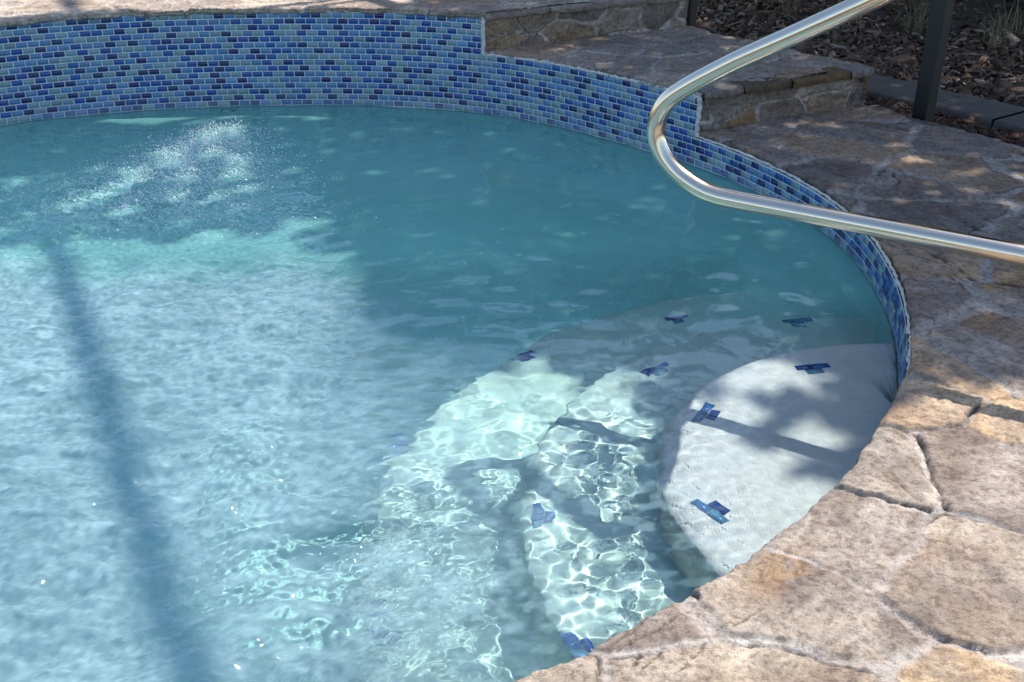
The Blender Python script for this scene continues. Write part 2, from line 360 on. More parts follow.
# ------------------------------------------------------------------ water surface (displaced sheet, true refraction)
def water():
    N = 1024; dx = .0065; x0 = CX-N*dx/2; y0 = CY-N*dx/2
    kx = np.fft.fftfreq(N, dx)[:, None]; ky = np.fft.fftfreq(N, dx)[None, :]; kk = np.hypot(kx, ky); kk[0, 0] = 1e-6
    def band(l0, l1, ang=None, spread=1.):
        lam = 1/kk; w = np.exp(-((np.log(lam)-math.log(math.sqrt(l0*l1)))/(.5*math.log(l1/l0)))**2*1.2)
        if ang is not None:
            a = np.arctan2(ky, kx)-ang; w = w*(np.cos(a)**2)**spread
        f = np.fft.ifft2(np.fft.fft2(rng.normal(size=(N, N)))*w/kk).real
        gx, gy = np.gradient(f, dx); return f/np.sqrt((gx**2+gy**2).mean())      # unit rms slope
    X, Y = np.meshgrid(x0+np.arange(N)*dx, y0+np.arange(N)*dx, indexing='ij')
    wob = (fbm(X*1.6, Y*1.6, 5, 4)-.5)
    # agitation: strong at the left where the jets blow, calm at the upper right
    left = sstep(.15, -.75, X+.35*(Y-2.4)+.5*wob)*sstep(4.9, 3.5, Y+.8*wob)
    pw = .16+.24*sstep(4.85, 3.7, Y); plume = np.exp(-((X+1.32)/pw)**2)*sstep(4.95, 4.75, Y)*sstep(3.35, 3.75, Y); drift = np.exp(-(((X+1.9)/.8)**2+((Y-3.9)/.35)**2))
    mid = sstep(2.75, 2.25, Y+.5*wob)*sstep(.62, .2, X+.3*wob)
    flecks = np.exp(-(((X+.05)/.35)**2+((Y-3.35)/.5)**2))*sstep(.48, .62, fbm(X*7, Y*9, 15, 4))
    core = (sstep(.30, 1., left))**1.5
    big = band(.22, .6); dirx = sstep(.3, -.3, X)
    md = band(.09, .2); sm = band(.034, .07); ti = band(.02, .035)
    md = md*(1-dirx)+(.5*md+.87*band(.08, .22, R_(104), 1.6))*dirx; sm = sm*(1-dirx)+(.5*sm+.87*band(.03, .08, R_(108), 1.3))*dirx
    rs = np.hypot(X-SX, Y-SY); seat = sstep(.78, .62, rs)
    rd_ = np.hypot(X-SX-.16, Y-SY-.12); mid = mid*(1-.58*sstep(.86, 1.06, rd_)-.14*sstep(1.2, 1.6, rd_))
    h = big*(.016+.085*core+.035*mid+.03*plume)*(1-.6*seat) + md*(.026+.12*core+.055*mid+.12*plume+.05*drift+.02*flecks)*(1-.7*seat) \
        + sm*(.002+.018*seat+.17*core+.125*mid*(1-.6*core)+.2*plume+.08*drift+.03*flecks)*(1-.1*seat) + ti*(.22*core+.042*mid+.012*seat+.25*plume+.06*drift+.02*flecks)
    # foam: entrained bubbles in the churned water, plus white flecks painting glitter over the steps
    fn = fbm(X*3, Y*3, 21, 5); fs = fbm(X*30+wob*4, Y*46, 31, 5)
    rg = 1-np.abs(2*fbm(X*9+wob*4+.15*fn, Y*26+wob*5, 33, 5)-1); rg2 = 1-np.abs(2*fbm(X*30+wob*7, Y*60+wob*3, 35, 4)-1)
    ca, sa = math.cos(.35), math.sin(.35); ux = (X+.36)*ca+(Y-1.80)*sa; uy = -(X+.36)*sa+(Y-1.80)*ca
    gap = np.exp(-((ux/.16)**2+((uy+.05*(fs-.5))/.045)**2))+.7*np.exp(-(((X+.25)/.10)**2+((Y-1.96)/.03)**2))
    rg3 = 1-np.abs(2*fbm(X*12+wob*6+.3*fn, Y*34+wob*6, 43, 5)-1)
    foam = left*(.34+.20*sstep(.25, .75, fn)) * (.80+.40*sstep(.32, .68, fs)+.38*sstep(.90, .99, rg3)-.30*sstep(.88, .99, rg)-.15*sstep(.86, .99, rg2))*(1-.85*np.minimum(1, gap)) + (.32*mid*sstep(.75, 1.0, rd_)+.14*mid)*sstep(.46, .68, fbm(X*26+wob*8, Y*34, 39, 4))+ plume*.45*sstep(.52, .60, fbm(X*34+wob*5, Y*40, 37, 4)) + flecks*.16*sstep(.5, .62, fs) + drift*.14*sstep(.45, .65, fs)
    milky = .42*sstep(.70, 1.0, rs)*np.maximum(sstep(2.95, 3.45, Y+.3*wob), sstep(.45, .85, X)*sstep(2.35, 2.9, Y))*(.85+.3*fn)
    foam = np.clip(np.maximum(foam, milky), 0, .8)
    r = np.hypot(X-CX, Y-CY); th = np.arctan2(Y-CY, X-CX); keep = r < rho(th)+.006
    idx = np.arange(N*N).reshape(N, N)
    q = keep[:-1, :-1] & keep[1:, :-1] & keep[1:, 1:] & keep[:-1, 1:]
    F = np.stack([idx[:-1, :-1][q], idx[1:, :-1][q], idx[1:, 1:][q], idx[:-1, 1:][q]], 1)
    u, inv = np.unique(F, return_inverse=True); F = inv.reshape(-1, 4)
    V = np.stack([X.ravel()[u], Y.ravel()[u], h.ravel()[u]], 1)
    tl = np.clip(milky/np.maximum(foam, 1e-4), 0, 1)
    fo = np.stack([foam.ravel()[u], tl.ravel()[u], np.zeros(len(u))], 1)
    return mesh_obj('water', V, F, M_WATER, None, True, fo, 'foam')
wat = tag(water(), 'rippling turquoise pool water, churned white by the jets at the left', 'water', kind='structure')
wat.is_shadow_catcher = False
wat.cycles.is_caustics_caster = True
for o in receivers: o.cycles.is_caustics_receiver = True

# ------------------------------------------------------------------ flagstone paving
def flag_cells(x, y, seed, size, aspect=1.4, rot=.5, warp=.035):
    """irregular stones: nearest and second nearest of jittered seeds, in warped and rotated coordinates"""
    wx = x + warp*(fbm(x*5, y*5, seed+50, 4)-.5)*2 + .012*(fbm(x*38, y*38, seed+52, 3)-.5); wy = y + warp*(fbm(x*5+7, y*5, seed+60, 4)-.5)*2 + .012*(fbm(x*38, y*38+9, seed+53, 3)-.5)
    ca, sa = math.cos(rot), math.sin(rot)
    u = (wx*ca+wy*sa)/(size*aspect); v = (-wx*sa+wy*ca)/size
    iu = np.floor(u); iv = np.floor(v)
    d1 = np.full(u.shape, 9.); d2 = np.full(u.shape, 9.); cid = np.zeros(u.shape); sx = np.zeros(u.shape); sy = np.zeros(u.shape)
    sec = np.zeros(u.shape)
    for a in (-1, 0, 1):
        for b in (-1, 0, 1):
            cx = iu+a; cy = iv+b
            px = cx+.12+.76*_hash(cx, cy, seed); py = cy+.12+.76*_hash(cx, cy, seed+1)
            d = np.hypot(u-px, v-py)+.22*_hash(cx, cy, seed+3); h = _hash(cx, cy, seed+2)
            m = d < d1
            sec = np.where(m, cid, np.where(d < d2, h, sec)); d2 = np.where(m, d1, np.minimum(d2, d))
            cid = np.where(m, h, cid); sx = np.where(m, px, sx); sy = np.where(m, py, sy); d1 = np.where(m, d, d1)
    return cid, (d2-d1)*size*.62, u-sx, v-sy, sec
PAL = np.array([(.47, .405, .345), (.36, .32, .29), (.58, .51, .44), (.27, .245, .23), (.52, .40, .28), (.41, .375, .35), (.57, .45, .33), (.33, .29, .27)])*np.array([1.30, 1.25, 1.15])
def stone_field(x, y, seed, size, relief=1., rot=.5, joint=.007, pal=PAL, ochre=.22, upper=False):
    cid, e, du, dv, sec = flag_cells(x, y, seed, size, rot=rot)
    r1 = (cid*7919) % 1; r2 = (cid*3571) % 1; r3 = (cid*1237) % 1
    jw = joint*(.15+2.6*fbm(x*4, y*4, seed+9, 3)**1.6)*(1+(1.1*sstep(2.2, 2.9, y) if upper else 0.))
    inside = sstep(jw*.35, jw+.005, e)
    # slate cleft: terraces that run with each stone's own grain
    ang = r2*3; gx = x*np.cos(ang)+y*np.sin(ang); gy = -x*np.sin(ang)+y*np.cos(ang)
    q = fbm(gx*4+cid*40, gy*7.5, seed+20, 5)*5.; fq = np.floor(q); ter = fq+sstep(.76, 1., q-fq)
    q2 = fbm(gx*13+cid*40, gy*20, seed+24, 4)*6.; f2 = np.floor(q2); ter2 = f2+sstep(.6, 1., q2-f2)
    fine = fbm(x*45, y*45, seed+30, 4); fin2 = fbm(x*120, y*120, seed+34, 3)
    h = (r1-.5)*.006 + du*(r2-.5)*.013 + dv*(r3-.5)*.013 + ter*.0030*relief + ter2*.0008*relief + (fine-.5)*.006*relief + (fin2-.5)*.0022*relief
    h = h - .012*relief
    # cracks along some joints and across some stones
    ck = np.abs(fbm(gx*1.1+cid*90, gy*6, seed+70, 5)-.5); crack = sstep(.011, .002, ck)*sstep(.48, .56, fbm(x*3.5, y*3.5, seed+71, 3))
    h = h - crack*.008
    edge_drop = sstep(.009, .0, e-jw*.3)*.0025
    hm = -.0045-.0045*relief + (fbm(x*60, y*60, seed+40, 4)-.5)*.008
    h = hm*(1-inside) + (h-edge_drop)*inside
    deep = sstep(.50, .58, fbm(x*3.4, y*3.4, seed+80, 4))*sstep(.0032, .0010, np.abs(e-jw*.75))*(cid > sec)       # open joint: a dark gap
    h = h - deep*.008
    base = pal[(r3*len(pal)).astype(int) % len(pal)]
    big = fbm(x*6+3, y*6, seed+90, 5)[..., None]
    col = base*(.80+.42*big)
    bp_ = (sstep(.50, .64, fbm(x*4.5+cid*9, y*4.5, seed+91, 5)))[..., None]; col = col*(1-bp_*.5)+np.array([.27, .20, .155])*bp_*.5
    st = fbm(gx*7+cid*50, gy*55, seed+92, 4)[..., None]; st2 = fbm(gx*20+cid*50, gy*150, seed+93, 3)[..., None]
    col = col*(.72+.56*st)*(.80+.40*st2)
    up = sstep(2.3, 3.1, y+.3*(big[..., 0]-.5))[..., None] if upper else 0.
    col = col*(1-up)+col*np.array([.58, .56, .57])*up  # far paving darkened: shade put into the stone and mortar colour
    oc = (sstep(.52, .70, fbm(gx*3.2+cid*20, gy*5.5, seed+95, 4))*((r1 > 1-ochre*1.6)*1.))[..., None]
    col = col*(1-oc*.75)+np.array([.40, .245, .115])*oc*.75
    gr = (sstep(.50, .66, fbm(x*9, y*9, seed+97, 5)))[..., None]
    col = col*(1-gr*.35)+np.array([.27, .25, .24])*gr*.35
    oz = ((np.exp(-((x-1.29)/.17)**2-((y-2.755)/.06)**2)*sstep(.35, .6, fbm(x*9, y*16, seed+96, 4))+.6*np.exp(-(((x-.48)*.75+(y-1.515)*.66)/.11)**2-((-(x-.48)*.66+(y-1.515)*.75)/.055)**2)*sstep(.3, .55, fbm(x*12+y*9, y*22-x*20, seed+99, 4))) if upper else 0.*x)[..., None]; col = col*(1-oz)+np.array([.46, .28, .13])*oz
    mort = np.array([.60, .545, .50])*(.70+.5*fbm(x*25, y*25, seed+98, 3)[..., None])
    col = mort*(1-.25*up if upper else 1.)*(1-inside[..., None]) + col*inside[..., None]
    col = col*(1-.60*np.maximum(crack, deep)[..., None])
    return h, np.clip(col, .02, .8)
def patch_xy(I, O, us):
    return I[None, :, 0]*(1-us[:, None])+O[None, :, 0]*us[:, None], I[None, :, 1]*(1-us[:, None])+O[None, :, 1]*us[:, None]
def poly_sample(P, n, w=None):
    P = np.array(P, float); s = np.concatenate([[0], np.cumsum(np.hypot(*np.diff(P, axis=0).T))]) if w is None else np.array(w, float)
    q = np.linspace(0, s[-1], n); return np.stack([np.interp(q, s, P[:, 0]), np.interp(q, s, P[:, 1])], 1)
def tread(name, I, O, us, z, seed, size, parent, org, lip=.05, relief=1., over=.012, mat=None, pal=PAL, joint=.009, rot=.5, ochre=.22):
    """paved surface from the pool edge I out to O, with an uneven broken lip hanging over the edge"""
    n = len(I); s = np.concatenate([[0], np.cumsum(np.hypot(*np.diff(I, axis=0).T))])
    d = O-I; d = d/np.linalg.norm(d, axis=1)[:, None]
    edge = (over if np.ndim(over) else np.full(n, over))*(.2+1.6*fbm(s*4, s*0, seed+5, 5)) + .016*(fbm(s*14, s*0+3, seed+6, 4)-.5) + .008*(fbm(s*60, s*0+3, seed+7, 3)-.5)
    I2 = I - d*edge[:, None]
    X, Y = patch_xy(I2, O, us)
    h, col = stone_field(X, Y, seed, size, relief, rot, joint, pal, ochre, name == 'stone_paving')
    Z = z+h
    near = np.minimum(1, us*np.linalg.norm(O-I2, axis=1).mean()/.02)[:, None]
    Z = Z-(1-near)**2*.008
    rows_x = [X]; rows_y = [Y]; rows_z = [Z]; rows_c = [col]
    top = []
    prof = [(.003, .006), (.000, .014), (-.002, .022), (.004, .031), (.010, .040), (.022, lip)]
    for k, (o, dz) in enumerate(prof):
        w = .010*(fbm(s*22, s*0+k*.9, seed+11, 4)-.5)+.007*(fbm(s*70, s*0+k*1.7, seed+12, 3)-.5)
        px = I2[:, 0]+d[:, 0]*(o+w); py = I2[:, 1]+d[:, 1]*(o+w)
        top.append((px, py, np.minimum(Z[0]-dz*lip/.05, Z[0]-.003), col[0]*(.8+.3*fbm(s*30, s*0+k*.5, seed+13, 3))[:, None]))
    X = np.concatenate([np.array([t[0] for t in top[::-1]]), X]); Y = np.concatenate([np.array([t[1] for t in top[::-1]]), Y])
    Z = np.concatenate([np.array([t[2] for t in top[::-1]]), Z]); C = np.concatenate([np.array([t[3] for t in top[::-1]]), col])
    V = np.stack([X.ravel()-org[0], Y.ravel()-org[1], Z.ravel()-org[2]], 1)
    return mesh_obj(name, V, grid_faces(X.shape[0], X.shape[1])[:, ::-1], mat or M_STONE, parent, True, C.reshape(-1, 3))
def spaced(d0, d1, total):
    """row positions growing from d0 to d1 spacing, as fractions of total"""
    q = [0.]
    while q[-1] < total:
        f = q[-1]/total; q.append(q[-1]+d0+(d1-d0)*f**1.3)
    q = np.array(q); return q/q[-1]
BORDER = [(.20, 6.72), (.90, 5.66), (1.57, 4.745), (2.01, 4.10), (2.60, 3.24), (3.05, 2.6)]
# lower deck
nI = 1150; tI = np.concatenate([np.linspace(A_LOW+.02, R_(-30), 500)[:-1], np.linspace(R_(-30), R_(-78), 650)])
ix, iy = wallpt(tI, .006); I = np.stack([ix, iy], 1)
O = poly_sample([(1.575, 4.742), (2.01, 4.10), (2.60, 3.24), (2.75, 2.4), (2.70, 1.6), (2.1, .5), (1.2, -.4), (-.3, -.6)], len(I), [0, .13, .27, .42, .56, .74, .88, 1.])
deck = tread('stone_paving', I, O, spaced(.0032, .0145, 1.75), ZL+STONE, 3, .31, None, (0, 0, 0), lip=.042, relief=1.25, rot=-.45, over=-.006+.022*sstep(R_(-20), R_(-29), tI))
tag(deck, 'irregular tan and grey flagstone paving round the low side of the pool', 'paving', kind='structure')
# middle and top steps
def riser(name, A, B, z0, z1, seed, parent, org):
    """a face of rough stones standing between two paving levels; its normal looks to the lower side"""
    A = np.array(A); B = np.array(B); L = np.hypot(*(B-A)); n = int(L/.005); m = int((z1-z0)/.005)
    s = np.linspace(0, L, n); z = np.linspace(0, z1-z0, m); U, W = np.meshgrid(s, z, indexing='ij')
    h, col = stone_field(U+seed*3.3, W*1.3+seed, seed, .17, 1.5, .1, .007, PAL*.55, .15)  # riser palette darkened, shade carried in the stone colour
    t = (B-A)/L; nn = np.array([t[1], -t[0]])
    h = h+.025*(fbm(U*9, W*9, seed+3, 4)-.5)
    X = A[0]+t[0]*U+nn[0]*h; Y = A[1]+t[1]*U+nn[1]*h
    V = np.stack([X.ravel()-org[0], Y.ravel()-org[1], (z0+W).ravel()-org[2]], 1)
    return mesh_obj(name, V, grid_faces(n, m)[:, ::-1], M_STONE, parent, True, col.reshape(-1, 3))
def wp(t, off): x, y = wallpt(t, off); return (float(x), float(y))
PAL_SHADED = PAL*np.array([.64, .63, .66])  # darker copy of the palette, with the middle step's shade in it
mroot = tag(empty('stone_step', (1.1, 4.8, 0)), 'lower of the two flagstone steps, with a rusty brown streak along its front edge', 'stone step', 'flagstone steps beside the pool')
a0 = R_(31.1); tI = np.linspace(a0, A_MID+.01, 620); ix, iy = wallpt(tI, .006); I = np.stack([ix, iy], 1)
O = poly_sample([(1.575, 4.742), (.90, 5.66)], len(I))
tread('tread', I, O, spaced(.0048, .007, .8), ZM+STONE, 11, .27, mroot, (1.1, 4.8, 0), lip=.034, relief=1.2, pal=PAL_SHADED, rot=.9, over=.003)
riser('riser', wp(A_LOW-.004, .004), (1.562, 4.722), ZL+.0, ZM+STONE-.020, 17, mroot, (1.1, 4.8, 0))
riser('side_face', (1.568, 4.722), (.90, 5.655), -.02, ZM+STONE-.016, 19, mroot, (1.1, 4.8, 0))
# overhanging front slabs of the middle step
def lip_slabs(parent, org, A, B, z, seed, cols, cuts, name='lip_stone'):
    A = np.array(A); B = np.array(B); L = np.hypot(*(B-A)); t = (B-A)/L; nn = np.array([t[1], -t[0]])
    for k in range(len(cuts)-1):
        s0, s1 = cuts[k]*L+.0004, cuts[k+1]*L-.0004; n = max(6, int((s1-s0)/.005)); s = np.linspace(s0, s1, n)
        o = .012+.020*fbm(s*9, s*0+k, seed+k, 4)+.006*(fbm(s*40, s*0, seed+k+7, 3)-.5)
        th = .024+.014*fbm(s*6, s*0+4, seed+k+3, 3)
        prof = []
        for q, (f, dz) in enumerate(((-.09, .0035), (-.05, .003), (-.02, .004), (.3, .003), (.75, .0005), (1., -.005), (1.02, -.5), (.97, -.9), (.8, -1.), (-.02, -1.))):
            oo = np.where(f > 0, o*f, f) if f > 0 else np.full(n, f)
            wz = (fbm(s*18, s*0+q*.4, seed+q, 3)-.5)*.006
            wo = (fbm(s*26, s*0+q*.8, seed+q+40, 4)-.5)*.010*(f > 0)
            zz = z+(dz if q < 6 else dz*th)+wz*(0 if q >= 6 else 1)
            prof.append(np.stack([A[0]+t[0]*s+nn[0]*(oo+wo), A[1]+t[1]*s+nn[1]*(oo+wo), zz+np.zeros(n)], 1))
        V = np.concatenate(prof)-np.array(org)
        cc = np.array(cols[k])[None]*(.7+.6*fbm(V[:, 0]*20, V[:, 1]*20+V[:, 2]*40, seed+k, 4))[:, None]
        mesh_obj(name, V, grid_faces(len(prof), n), M_STONE, parent, True, cc)
lip_slabs(mroot, (1.1, 4.8, 0), wp(A_LOW-.002, .012), (1.567, 4.728), ZM+STONE-.006, 131, [(.27, .235, .21), (.15, .11, .07), (.19, .12, .06), (.30, .27, .25)], [0, .22, .50, .86, 1.])
troot = tag(empty('stone_step', (-.6, 6, 0)), 'higher flagstone step along the top of the tall tiled wall, sunlit at its left end', 'stone step', 'flagstone steps beside the pool')
tI = np.linspace(A_MID-.012, R_(160), 1100); ix, iy = wallpt(tI, .004); I = np.stack([ix, iy], 1)
O = poly_sample([(.895, 5.667), (.5, 6.25), (-1.2, 6.7), (-3.2, 6.0), (-4.3, 4.4)], len(I))
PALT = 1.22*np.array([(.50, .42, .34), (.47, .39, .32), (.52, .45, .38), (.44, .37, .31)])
tread('tread', I, O, spaced(.0045, .03, 1.1), ZT+STONE, 23, .33, troot, (-.6, 6, 0), lip=.030, relief=.9, pal=PALT, rot=.1, over=.018, ochre=.12)
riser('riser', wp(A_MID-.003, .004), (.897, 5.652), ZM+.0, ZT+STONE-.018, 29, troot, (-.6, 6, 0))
lip_slabs(troot, (-.6, 6, 0), wp(A_MID, .012), (.893, 5.655), ZT+STONE-.006, 171, [(.34, .29, .26), (.36, .30, .27), (.30, .26, .24), (.35, .30, .27)], [0, .3, .55, .8, 1.])

# ------------------------------------------------------------------ garden ground, edging slabs, litter
def ground_h(x, y):
    return -.035 + .05*(fbm(x*1.3, y*1.3, 401, 3)-.5) + .02*(fbm(x*7, y*7, 402, 4)-.5)
gx = np.concatenate([np.linspace(-60, -6, 28)[:-1], np.linspace(-6, .3, 30)[:-1], np.linspace(.3, 4.6, 190)[:-1], np.linspace(4.6, 60, 40)])
gy = np.concatenate([np.linspace(-40, 3.4, 40)[:-1], np.linspace(3.4, 9, 230)[:-1], np.linspace(9, 80, 40)])
X, Y = np.meshgrid(gx, gy, indexing='ij'); bx = (X-1.57)*.81+(Y-4.745)*.58             # distance beyond the border
Z = np.where((X > .15) & (Y > 2.4), ground_h(X, Y), -.05)
inpool = np.hypot(X-CX, Y-CY) < 2.55
Z = np.where(inpool, -1.6, Z)
V = np.stack([X.ravel(), Y.ravel(), Z.ravel()], 1)
tag(mesh_obj('ground', V, grid_faces(len(gx), len(gy))[:, ::-1], M_SOIL, None, True), 'dark bare garden soil beyond the stone paving', 'ground', kind='structure')
BD = np.array([.58, -.8146]); BN = np.array([.8146, .58])       # along and away from the border
B0 = np.array([1.57, 4.745])
def bpt(a, d): return B0+BD*a+BN*d
# concrete edging slabs parallel to the border
cuts = [-3.9, -2.45, -1.22, -.12, .235, 1.35, 2.5]
labels = ['pale concrete edging slab at the far end of its row, furthest from the post', 'concrete edging slab in the dark mulch behind the upper step', 'concrete edging slab seen under the handrail, between the upper step and the dark post',
          'short concrete edging slab lying just behind the dark post', 'concrete edging slab to the right of the dark post, running out of the picture', 'concrete edging slab at the near end of its row']
for k in range(len(cuts)-1):
    a0, a1 = cuts[k]+.006, cuts[k+1]-.006; m = 40; us = np.linspace(0, 1, m); c0 = bpt((a0+a1)/2, .83)
    prof = [(.0, -.05), (.0, .0), (.006, .008), (.03, .010), (.12, .010), (.24, .010), (.30, .010), (.324, .008), (.33, .0), (.33, -.05)]
    V = []
    for (d, dz) in prof:
        for u in us:
            a = a0+(a1-a0)*u; p = bpt(a, .66+d+.006*(fbm(np.array(a*8.), np.array(d*9.), 77, 3)-.5)); V.append((p[0]-c0[0], p[1]-c0[1], dz+.006*(fbm(np.array(a*6.), np.array(d*20.), 78, 4)-.5)+(k % 2)*.004))
    o = mesh_obj('edging_slab', V, grid_faces(len(prof), m), M_CURB, None, False); o.location = (c0[0], c0[1], .0)
    tag(o, labels[k], 'edging slab', 'concrete edging slabs in the garden bed')
# bark mulch
def chips(name, n, sampler, size, cols, mat, flat=.4, label='', cat=''):
    P = sampler(n); n = len(P)
    L = size*rng.lognormal(0, .45, n); W = L*rng.uniform(.25, .7, n); T = L*rng.uniform(.08, .25, n)
    yaw = rng.uniform(0, 2*math.pi, n); pit = rng.normal(0, flat, n); rol = rng.normal(0, flat, n)
    cy, sy = np.cos(yaw), np.sin(yaw); cp, sp = np.cos(pit), np.sin(pit); cr, sr = np.cos(rol), np.sin(rol)
    ax = np.stack([cy*cp, sy*cp, sp], 1); ay = np.stack([-sy*cr+cy*sp*sr, cy*cr+sy*sp*sr, -cp*sr], 1); ay /= np.linalg.norm(ay, axis=1)[:, None]; az = np.cross(ax, ay)
    corner = [(-1, -.6, -1), (1, -1, -1), (.8, 1, -1), (-.9, .8, -1), (-1, -.6, 1), (1, -1, 1), (.8, 1, 1), (-.9, .8, 1)]
    V = np.stack([P+ax*(L*c[0]/2)[:, None]+ay*(W*c[1]/2)[:, None]+az*(T*c[2]/2)[:, None] for c in corner], 1).reshape(-1, 3)
    b = np.array([(4, 5, 6, 7), (0, 1, 5, 4), (1, 2, 6, 5), (2, 3, 7, 6), (3, 0, 4, 7)])
    F = (np.arange(n)[:, None, None]*8+b[None]).reshape(-1, 4)
    c = np.array(cols)[rng.integers(0, len(cols), n)]*rng.uniform(.6, 1.3, (n, 1)); C = np.repeat(c, 8, 0)
    return tag(mesh_obj(name, V, F, mat, None, False, C), label, cat, kind='stuff')
def mulch_s(n):
    a = rng.uniform(-3.2, 2.2, n); d = rng.uniform(.0, .66, n)**1.0; p = B0+BD*a[:, None]+BN*d[:, None]
    return np.stack([p[:, 0], p[:, 1], ground_h(p[:, 0], p[:, 1])+rng.uniform(0, .03, n)], 1)
chips('bark_mulch', 26000, mulch_s, .024, [(.085, .038, .022), (.12, .055, .03), (.05, .025, .017), (.15, .08, .05), (.03, .018, .013)], M_CHIP, .5, 'dark red brown bark mulch between the paving and the edging slabs', 'mulch')
def litter_s(n):
    a = rng.uniform(-3.5, 2.0, n); d = 1.0+rng.gamma(1.3, .6, n); p = B0+BD*a[:, None]+BN*d[:, None]
    return np.stack([p[:, 0], p[:, 1], ground_h(p[:, 0], p[:, 1])+rng.uniform(0, .035, n)], 1)
chips('leaf_litter', 15000, litter_s, .034, [(.13, .08, .045), (.09, .05, .03), (.19, .125, .08), (.05, .032, .02), (.28, .21, .15), (.12, .055, .03)], M_CHIP, .55, 'fallen brown leaves and bark scattered over the soil beyond the edging slabs', 'leaf litter')
# a few pale dry leaves one can pick out
leaf_spots = [(.02, .38, 'pale dry leaf lying in the mulch beside the lower stone step'), (-.55, 1.25, 'curled pale leaf on the soil beyond the edging slabs, under the handrail'), (-.80, 1.05, 'pale leaf just behind the edging slabs at the upper bend of the handrail'),
              (.42, .30, 'orange brown leaf in the mulch right of the dark post'), (.75, 1.16, 'broad tan leaf on the litter right of the dark post')]
for k, (a, d, lab) in enumerate(leaf_spots):
    p = bpt(a, d); n = 7; us = np.linspace(-1, 1, n); L = .05+.012*k % .03; V = []; ya = 1.1*k
    for u in us:
        w = .022*(1-u*u)**.7+.0015
        for s in (-1, 0, 1):
            lx, ly, lz = u*L, s*w, .016*s*s+.014*u*u
            V.append((lx*math.cos(ya)-ly*math.sin(ya), lx*math.sin(ya)+ly*math.cos(ya), lz))
    c = [(.38, .30, .22), (.42, .34, .26), (.40, .33, .25), (.34, .17, .07), (.36, .27, .18)][k]
    o = mesh_obj('fallen_leaf', V, grid_faces(n, 3), M_LEAF, None, True, np.array([c]*len(V))); o.location = (p[0], p[1], float(ground_h(np.array(p[0]), np.array(p[1])))+.034)
    tag(o, lab, 'leaf', 'pale fallen leaves')
# dry grass
def tuft(p, n, h, spread, cols, label):
    V = []; F = []; C = []
    for k in range(n):
        az = rng.uniform(0, 2*math.pi); ln = h*rng.uniform(.5, 1.15); lean = spread*rng.uniform(.2, 1.2); w = rng.uniform(.0018, .004); bx_, by_ = rng.normal(0, .035, 2)
        c = np.array(cols[rng.integers(len(cols))])*rng.uniform(.7, 1.25); dx, dy = math.cos(az), math.sin(az)
        for q in range(6):
            u = q/5; r = lean*ln*u**1.7; z = ln*u*(1-.35*lean*u); ww = w*(1-u*.85)
            i = len(V); V += [(bx_+dx*r-dy*ww, by_+dy*r+dx*ww, z), (bx_+dx*r+dy*ww, by_+dy*r-dx*ww, z)]; C += [c, c]
            if q: F.append((i-2, i-1, i+1, i))
    o = mesh_obj('grass_tuft', V, F, M_BLADE, None, False, np.array(C)); o.location = (p[0], p[1], float(ground_h(np.array(p[0]), np.array(p[1])))-.005)
    return tag(o, label, 'grass tuft', 'dry grass tufts in the garden')
DRY = [(.28, .22, .12), (.20, .17, .07), (.13, .14, .05), (.34, .28, .17)]; GRN = [(.08, .11, .03), (.13, .15, .05), (.20, .19, .08)]
tuft((2.62, 7.15), 34, .45, .8, GRN+DRY, 'arching yellow green grass tuft just right of the dark post at the top')
tuft((2.98, 6.75), 30, .28, 1.1, DRY, 'low straw coloured grass tuft at the right edge below the dark shrub')
tuft((2.25, 7.55), 46, .42, .35, DRY, 'upright clump of dry stems directly left of the dark post')
tuft((1.95, 7.75), 30, .30, .6, DRY, 'sparse dry grass under the top end of the handrail')
tuft((3.25, 7.2), 26, .30, .9, DRY, 'pale wiry grass tuft furthest right, beside the dark shrub')
# twigs
tw = [((2.45, 6.55), .32, .3, 'thin grey twig lying right of the post'), ((2.75, 6.25), .25, 2.2, 'short pale twig at the right edge of the litter'), ((1.7, 7.2), .35, -.4, 'long pale twig behind the edging slabs under the handrail')]
for (p, L, a, lab) in tw:
    us = np.linspace(0, 1, 9); path = [(math.cos(a)*L*u+.03*math.sin(u*5), math.sin(a)*L*u+.02*math.sin(u*9), .012*math.sin(u*4)) for u in us]
    v, f = tube(path, np.linspace(.0045, .002, 9), 6); o = mesh_obj('twig', v, f, m_simple('grey_twig', (.26, .21, .17), .9), None, True); o.location = (p[0], p[1], float(ground_h(np.array(p[0]), np.array(p[1])))+.035)
    tag(o, lab, 'twig', 'twigs on the ground')

# ------------------------------------------------------------------ leafy plants
def leaves(name, P, size, cols, parent, mat=M_LEAF, tilt=.9, nrm=None):
    n = len(P); L = size*rng.uniform(.6, 1.35, n); W = L*rng.uniform(.38, .6, n)
    d = rng.normal(0, 1, (n, 3)); d[:, 2] *= tilt; d /= np.linalg.norm(d, axis=1)[:, None]
    e = rng.normal(0, 1, (n, 3)); e -= d*(d*e).sum(1)[:, None]; e /= np.linalg.norm(e, axis=1)[:, None]; g = np.cross(d, e)
    V = np.stack([P-d*(L/2)[:, None], P+e*(W/2)[:, None]+g*(W*.15)[:, None], P+d*(L/2)[:, None], P-e*(W/2)[:, None]+g*(W*.15)[:, None]], 1).reshape(-1, 3)
    F = np.arange(n*4).reshape(-1, 4); c = np.array(cols)[rng.integers(0, len(cols), n)]*rng.uniform(.65, 1.3, (n, 1))
    return mesh_obj(name, V, F, mat, parent, False, np.repeat(c, 4, 0))
GREEN = [(.05, .085, .03), (.07, .105, .035), (.09, .12, .045), (.045, .07, .03)]
